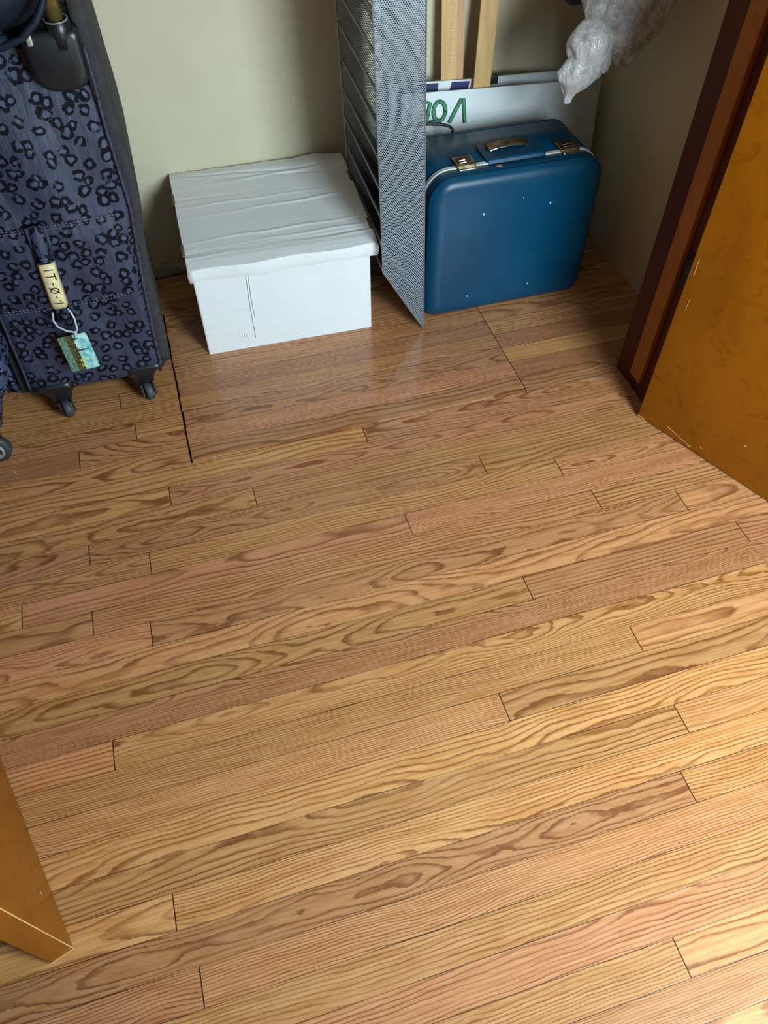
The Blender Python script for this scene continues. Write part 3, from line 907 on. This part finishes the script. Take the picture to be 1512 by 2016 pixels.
# ================================================================== COAT, ADDED ABOVE ITS HEM TO SHADE THE RIGHT WALL
CT = thing('shading_coat', 'dark coat hem behind the clear plastic bag, rest added out of view to block light', 'coat', (1.08, 1.84, .68))
bm = bmesh.new(); L = []
for i in range(15):
    z = .668 + .66*i/14; s_ = (1.06 - .10*i/10) if i < 10 else .96 - .62*((i-10)/4)**2
    L.append([(1.092 + .104*s_*math.cos(a)*(1+.04*math.sin(7*a+i*.2)), 1.868 + .072*s_*math.sin(a)*(1+.10*math.sin(9*a+i*.15)), z + (.006*math.sin(3*a) if i == 0 else 0)) for a in [2*PI*k/72 for k in range(72)]])
loft(bm, L)
obj('shading_coat_body', bm, 'darkcloth', CT, smooth=True)
bm = bmesh.new(); tube(bm, [(1.085, 1.868, 1.33), (1.085, 1.868, 1.40), (1.085, 1.873, 1.425), (1.085, 1.885, 1.430), (1.085, 1.891, 1.42)], .0022, 6); obj('shading_coat_hook', bm, 'chrome', CT)
bm = bmesh.new(); tube(bm, [(XL, 1.880, 1.41), (XR, 1.880, 1.41)], .012, 12)
tag(obj('closet_rod', bm, 'pine', smooth=True), 'wooden closet rod running across above the suitcases', 'rod')

# ================================================================== LEOPARD SUITCASE
LP = thing('rolling_suitcase', 'dark blue leopard print rolling suitcase standing sideways at the left wall of the closet', 'suitcase', (-.26, 1.72, 0))
YF, YK = 1.522, 1.935


def xr(z):
    P = [(.08, -.110), (.10, -.103), (.21, -.098), (.35, -.088), (.51, -.072), (.66, -.076), (.75, -.074), (.83, -.074)]
    for (a, b), (c, d) in zip(P[:-1], P[1:]):
        if z <= c: return b + (d-b)*(z-a)/(c-a)
    return P[-1][1]


def xl(z):
    return -.418 + .012*math.sin(PI*(z-.08)/.75)


bm = bmesh.new(); L = []
zs = [.080, .083, .092] + [.11 + .7*i/28 for i in range(29)] + [.822, .828]
for z in zs:
    ins = .022 if z in (.080, .828) else (.010 if z in (.083, .822) else 0)
    x0, x1 = xl(z)+ins, xr(z)-ins
    P = rrect(x0, x1, YF+ins, YK-ins, (.022, .026, .03, .03), 5)
    Q = []
    # split the front edge so the soft face can ripple
    for i, (x, y) in enumerate(P):
        Q.append((x, y))
        if i == 5:
            for s_ in range(1, 16): Q.append((x0+.022 + (x1-x0-.048)*s_/16, YF+ins))
    LL = []
    for x, y in Q:
        w = .005*math.sin((x+.4)*34 + z*3)*math.sin(z*10+x*6) if y < YF+.005 else 0
        bulge = .010*math.sin(PI*min(max((x-x0)/(x1-x0), 0), 1))*math.sin(PI*(z-.08)/.75) if y < YF+.03 else 0
        pk = .006 if (y < YF+.002 and .325 < z < .505) else 0
        rec = 1.1*max(0, min(z, .80)-.63)**2 if y < YF+.03 else 0
        LL.append((x, y - bulge + w - pk + rec, z))
    L.append(LL)
loft(bm, L)
sh = obj('case_shell', bm, 'leo', LP, smooth=True); boxuv(sh)
# back panel toward the right: plain charcoal fabric
bm = bmesh.new(); L = []
for i in range(31):
    z = .095 + (.955-.095)*i/30
    zc = min(z, .83); off = .0165 if z < .84 else .0155
    x1 = xr(zc) + off + .004*math.sin(z*13)
    L.append([(x, y, z) for x, y in rrect(x1-.030, x1, YF+.022, YK-.02, .012, 4)])
loft(bm, L)
obj('back_panel', bm, 'blackfab', LP, smooth=True)
# piping on the two long edges of the side face
for fx, nm in ((lambda z: xr(z)-.006, 'piping'), (lambda z: xl(z)+.006, 'piping')):
    bm = bmesh.new()
    tube(bm, [(fx(.09+.72*i/24), YF+.0015, .09+.72*i/24) for i in range(25)], .0035, 8)
    obj(nm, bm, 'piping', LP, smooth=True)
# stitching rows
for zc in (.325, .505):
    bm = bmesh.new(); x = xl(zc)+.02
    while x < xr(zc)-.03:
        s_ = (x-xl(zc))/(xr(zc)-xl(zc)); b = .010*math.sin(PI*s_)*math.sin(PI*(zc-.08)/.75)
        yy = YF - b - .0085
        tube(bm, [(x, yy+.001, zc+.001), (x+.0022, yy, zc+.003), (x+.0045, yy+.001, zc+.001)], .0008, 5)
        tube(bm, [(x+.001, yy+.001, zc-.003), (x+.0032, yy, zc-.0045), (x+.005, yy+.001, zc-.003)], .0007, 5)
        x += .0075
    obj('stitching', bm, 'thread', LP)
# zip band and expandable pocket on the left
bm = bmesh.new(); L = []
for i in range(25):
    z = .088 + .73*i/24
    L.append([(x, y, z) for x, y in rrect(xl(z)-.020, xl(z)+.004, YF+.014, YK-.02, .008, 3)])
loft(bm, L)
zb = obj('zip_band', bm, 'zip', LP, smooth=True)
bm = bmesh.new()
for k_ in range(2):
    tube(bm, [(xl(.09+.71*i/24)-.006-.007*k_, YF+.0138, .09+.71*i/24) for i in range(25)], .0018, 6)
obj('zip_teeth', bm, 'blackpl', zb)
bm = bmesh.new(); L = []
for i in range(21):
    t_ = i/20; z = .088 + .60*t_; s_ = math.sin(PI*(.06+.88*t_))**.35
    wdt = .062*s_
    L.append([(x, y, z) for x, y in rrect(xl(z)-.018-wdt, xl(z)-.012, YF+.022, YK-.05, min(.03, wdt*.6), 5)])
loft(bm, L)
po = obj('front_pocket', bm, 'leo_lit', LP, smooth=True); boxuv(po)
bm = bmesh.new(); tube(bm, [(xl(.09+.58*i/20)-.018-.050*math.sin(PI*(.06+.88*i/20))**.35, YF+.0235, .092+.585*i/20) for i in range(21)], .004, 8)
obj('pocket_piping', bm, 'piping', po, smooth=True)

# corner guard with the retractable handle
bm = bmesh.new(); L = []
for y, ins in ((YF+.03, 0), (YF-.006, 0), (YF-.012, .003), (YF-.0145, .009)):
    L.append([(x, y, z) for x, z in rrect(-.176+ins, -.082-ins, .742+ins, .838-ins, (.040-ins*.8, .030-ins*.8, .010, .010), 6)])
loft(bm, L)
cg = obj('corner_guard', bm, 'blackpl', LP, smooth=True)
bm = bmesh.new(); Mt = Matrix.Translation((-.112, YF+.004, .81)) @ Matrix.Rotation(math.radians(3), 4, 'X')
lathe(bm, [(.020, 0), (.020, .040), (.017, .042)], 24, Mt)
so = obj('handle_socket', bm, 'blackpl', LP, smooth=True)
bm = bmesh.new(); tube(bm, [Mt @ Vector((.0190*math.cos(2*PI*k/24), .0190*math.sin(2*PI*k/24), .0415)) for k in range(24)], .0012, 6, closed=True)
obj('socket_ring', bm, 'silverpl', so)
bm = bmesh.new(); lathe(bm, [(.0125, .03), (.0125, .20)], 20, Mt); obj('handle_tube', bm, 'brass', LP, smooth=True)

# castors: two seen at the front, two behind
def castor(x, y):
    bm = bmesh.new(); cx = -.258
    sx = 1 if x > cx else -1
    fy = -1 if y < 1.7 else 1
    # wedge bracket
    L = []
    for z, w, d_, oy in ((.112, .044, .050, .006), (.100, .052, .052, .0), (.085, .038, .038, 0), (.066, .027, .028, 0), (.044, .021, .022, 0), (.038, .016, .018, 0)):
        L.append([(x + px_ + sx*(.008 if z > .09 else 0), y + py_ - fy*oy*0, z) for px_, py_ in rrect(-w, w, -d_*.55, d_, min(w, d_)*.45, 4)])
    loft(bm, L)
    br = obj('castor_bracket', bm, 'blackpl', LP, smooth=True)
    R = Matrix.Translation((x+.002, y-.010*1, .0247)) @ Matrix.Rotation(math.radians(14), 4, 'Z') @ Matrix.Rotation(PI/2, 4, 'Y')
    bm = bmesh.new(); lathe(bm, [(.014, -.0095), (.0225, -.0088), (.0245, -.005), (.0245, .005), (.0225, .0088), (.014, .0095)], 28, R)
    obj('wheel', bm, 'rubber', br, smooth=True)
    bm = bmesh.new()
    for s2 in (-1, 1):
        F_ = Matrix.Translation((x+.002, y-.010, .0247)) @ Matrix.Rotation(math.radians(14), 4, 'Z')
        L = [[F_ @ Vector((s2*(.0125+dx), yy, zz)) for yy, zz in ((-.016, -.006), (-.006, -.014), (.008, -.012), (.014, .004), (.013, .030), (-.012, .030))] for dx in (0, .0050)]
        loft(bm, L)
    obj('fork', bm, 'blackpl', br, bevel=.001)


for x, y in ((-.354, 1.540), (-.158, 1.546), (-.354, 1.90), (-.158, 1.90)): castor(x, y)

# side carry strap, taped end and tag
YS = YF - .022
bm = bmesh.new(); L = []
for i in range(17):
    s_ = i/16; z = .515 - .225*s_; x = -.262 - .012*s_; w = .0165
    out = .010*math.sin(PI*s_)
    L.append([(x-w, YS+.004-out, z), (x-w*.6, YS-.004-out, z), (x+w*.6, YS-.004-out, z), (x+w, YS+.004-out, z), (x+w*.6, YS+.006-out, z), (x-w*.6, YS+.006-out, z)])
loft(bm, L)
sp_ = obj('carry_strap', bm, 'leo', LP, smooth=True); boxuv(sp_)
bm = bmesh.new(); box(bm, -.283, -.243, YS-.002, YS+.005, .470, .512); obj('strap_patch', bm, 'leo', LP, bevel=.002)
bm = bmesh.new(); L = []
for i in range(9):
    s_ = (.415-.32*1)/1; z = .438 - .106*i/8; q = (.515-z)/.225; x = -.262-.012*q; out = .010*math.sin(PI*q); w = .0182
    L.append([(x-w, YS+.004-out, z), (x-w*.7, YS-.0065-out, z), (x, YS-.0085-out, z), (x+w*.7, YS-.0065-out, z), (x+w, YS+.004-out, z), (x, YS+.008-out, z)])
loft(bm, L)
tp = obj('tape_label', bm, 'tape', LP, smooth=True); tp['label'] = 'cream tape hand lettered IT-0-1, the zero slashed'
# writing, reading downwards
Ft = frame((-.2665, YS-.0190, .386), (-.053, 0, -1), (1, 0, -.053))
if Ft.col[2].to_3d().y > 0: Ft = Ft @ Matrix.Scale(-1, 4, (0, 0, 1))
bm = bmesh.new()
for pts in ([(-.042, -.008), (-.042, .009)], [(-.027, -.008), (-.027, .008)], [(-.034, .009), (-.019, .0095)], [(-.012, .000), (-.006, .000)],
            [(.006 + .0065*math.cos(a), .0 + .0078*math.sin(a)) for a in [i*2*PI/16 for i in range(17)]], [(-.001, -.0095), (.013, .0095)],
            [(.019, 0), (.025, 0)], [(.031, .004), (.038, .009), (.037, -.008)]):
    stroke(bm, pts, .0016, Ft, .0005)
obj('handwriting', bm, 'ink', tp)
# clear loop and picture tag
bm = bmesh.new()
tube(bm, [Vector((0, 0, .016)) + Vector(q) for q in [(-.291, YS-.006, .305), (-.2945, YS-.014, .290), (-.290, YS-.018, .276), (-.277, YS-.020, .264), (-.262, YS-.020, .2565), (-.257, YS-.018, .257), (-.254, YS-.016, .262), (-.2525, YS-.012, .285), (-.256, YS-.006, .300), (-.262, YS-.002, .309)]], .0022, 8)
tube(bm, [Vector((0, 0, .016)) + Vector(q) for q in [(-.259, YS-.020, .259), (-.262, YS-.0215, .250), (-.2635, YS-.0215, .243), (-.262, YS-.019, .238), (-.260, YS-.016, .245), (-.257, YS-.018, .257)]], .0016, 8)
LT = thing('luggage_tag', 'small teal picture card hanging by a clear loop from the leopard suitcase strap', 'luggage tag', (-.265, YS-.02, .20))
obj('loop', bm, 'loop', LT, smooth=True)
Fg = frame((-.268, YS-.021, .2185), (1, 0, .045), (.09, .05, 1))
if Fg.col[2].to_3d().y > 0: Fg = Fg @ Matrix.Scale(-1, 4, (0, 0, 1))
bm = bmesh.new(); uvl = bm.loops.layers.uv.new('UVMap'); P = rrect(-.031, .031, -.047, .047, .005, 4)
loft(bm, [[Fg @ Vector((x, y, 0)) for x, y in P], [Fg @ Vector((x, y, .0009)) for x, y in P]])
Fgi = Fg.inverted()
for f in bm.faces:
    for l in f.loops:
        q = Fgi @ l.vert.co; l[uvl].uv = ((q.x+.031)/.062, (q.y+.047)/.094)
cd = obj('card', bm, 'tag', LT)
bm = bmesh.new()
box(bm, -.006, .010, .0355, .0385, .0008, .0012, Fg); obj('card_slot', bm, 'ink', cd)
bm = bmesh.new()
for r_, y0 in ((0, -.040), (0, -.027), (0, -.019), (1, -.038), (1, -.025)):
    for k_ in range(2):
        yy = y0 + k_*.0048; x = .0045 - r_*.0062
        for seg in ([(x-.002, yy), (x+.002, yy)], [(x+.002, yy), (x+.002, yy+.003), (x-.002, yy+.003)]):
            stroke(bm, seg, .0011, Fg @ Matrix.Translation((0, 0, .0009)), .0003)
obj('card_print', bm, 'yellow', cd)['label'] = 'tiny yellow printing turned sideways'

# ================================================================== NAVY BAG ON TOP
NB = thing('duffel_bag', 'dark navy soft bag slumped on top of the leopard suitcase', 'bag', (-.28, 1.62, .84))
bm = bmesh.new(); blob(bm, (-.31, 1.605, .955), (.200, .148, .128), Euler((0, -.10, 0)), 14, .05, 5, 0, .52)
obj('bag_body', bm, 'navyfab', NB, smooth=True)
bm = bmesh.new()
tube(bm, [(-.36, 1.475, .850), (-.28, 1.462, .838), (-.20, 1.456, .842), (-.165, 1.456, .852), (-.138, 1.458, .872), (-.122, 1.462, .89), (-.108, 1.47, .915), (-.100, 1.49, .96)], .006, 8)
obj('bag_piping', bm, 'navyfab', NB, smooth=True)
bm = bmesh.new(); box(bm, -.166, -.156, 1.500, 1.507, .822, .842); obj('buckle', bm, 'silverpl', NB, bevel=.003)

# ================================================================== SECOND LEOPARD CASE AT THE FAR LEFT
SC = thing('carry_on_suitcase', 'smaller leopard print case at the left edge with a spoked silver wheel hub', 'suitcase', (-.60, 1.45, 0))
bm = bmesh.new(); L = []
for z, a in ((.10, -.472), (.11, -.458), (.155, -.444), (.19, -.426), (.22, -.406), (.26, -.390), (.29, -.390), (.32, -.398), (.36, -.43), (.40, -.47), (.41, -.49)):
    ins = .02 if z in (.10, .41) else 0
    L.append([(x, y, z) for x, y in rrect(-.655, a-.013, 1.398+ins, 1.512-ins, .024, 5)])
loft(bm, L)
s2 = obj('case_shell', bm, 'leo_lit', SC, smooth=True); boxuv(s2)


def spoked(x, y, rim_only=False):
    R = Matrix.Translation((x, y, .040)) @ Matrix.Rotation(math.radians(-10), 4, 'Z') @ Matrix.Rotation(PI/2, 4, 'X')
    bm = bmesh.new(); lathe(bm, [(.024, -.011), (.034, -.011), (.0395, -.007), (.0395, .007), (.034, .011), (.024, .011)], 32, R)
    wh = obj('wheel', bm, 'rubber', SC, smooth=True)
    bm = bmesh.new()
    tube(bm, [R @ Vector((.0235*math.cos(2*PI*k/28), .0235*math.sin(2*PI*k/28), .0112)) for k in range(28)], .0034, 8, closed=True)
    for k in range(5):
        a = 2*PI*k/5 + .3
        tube(bm, [R @ Vector((.006*math.cos(a), .006*math.sin(a), .0118)), R @ Vector((.0225*math.cos(a), .0225*math.sin(a), .0112))], .0028, 6)
    lathe(bm, [(.008, .0085), (.008, .0135)], 16, R)
    obj('wheel_hub', bm, 'silverpl', wh)
    bm = bmesh.new(); box(bm, x-.022, x+.018, y+.010, y+.040, .04, .125); obj('wheel_bracket', bm, 'blackpl', SC, bevel=.004)


spoked(-.517, 1.425); spoked(-.625, 1.425); 
bpy.context.view_layer.update()
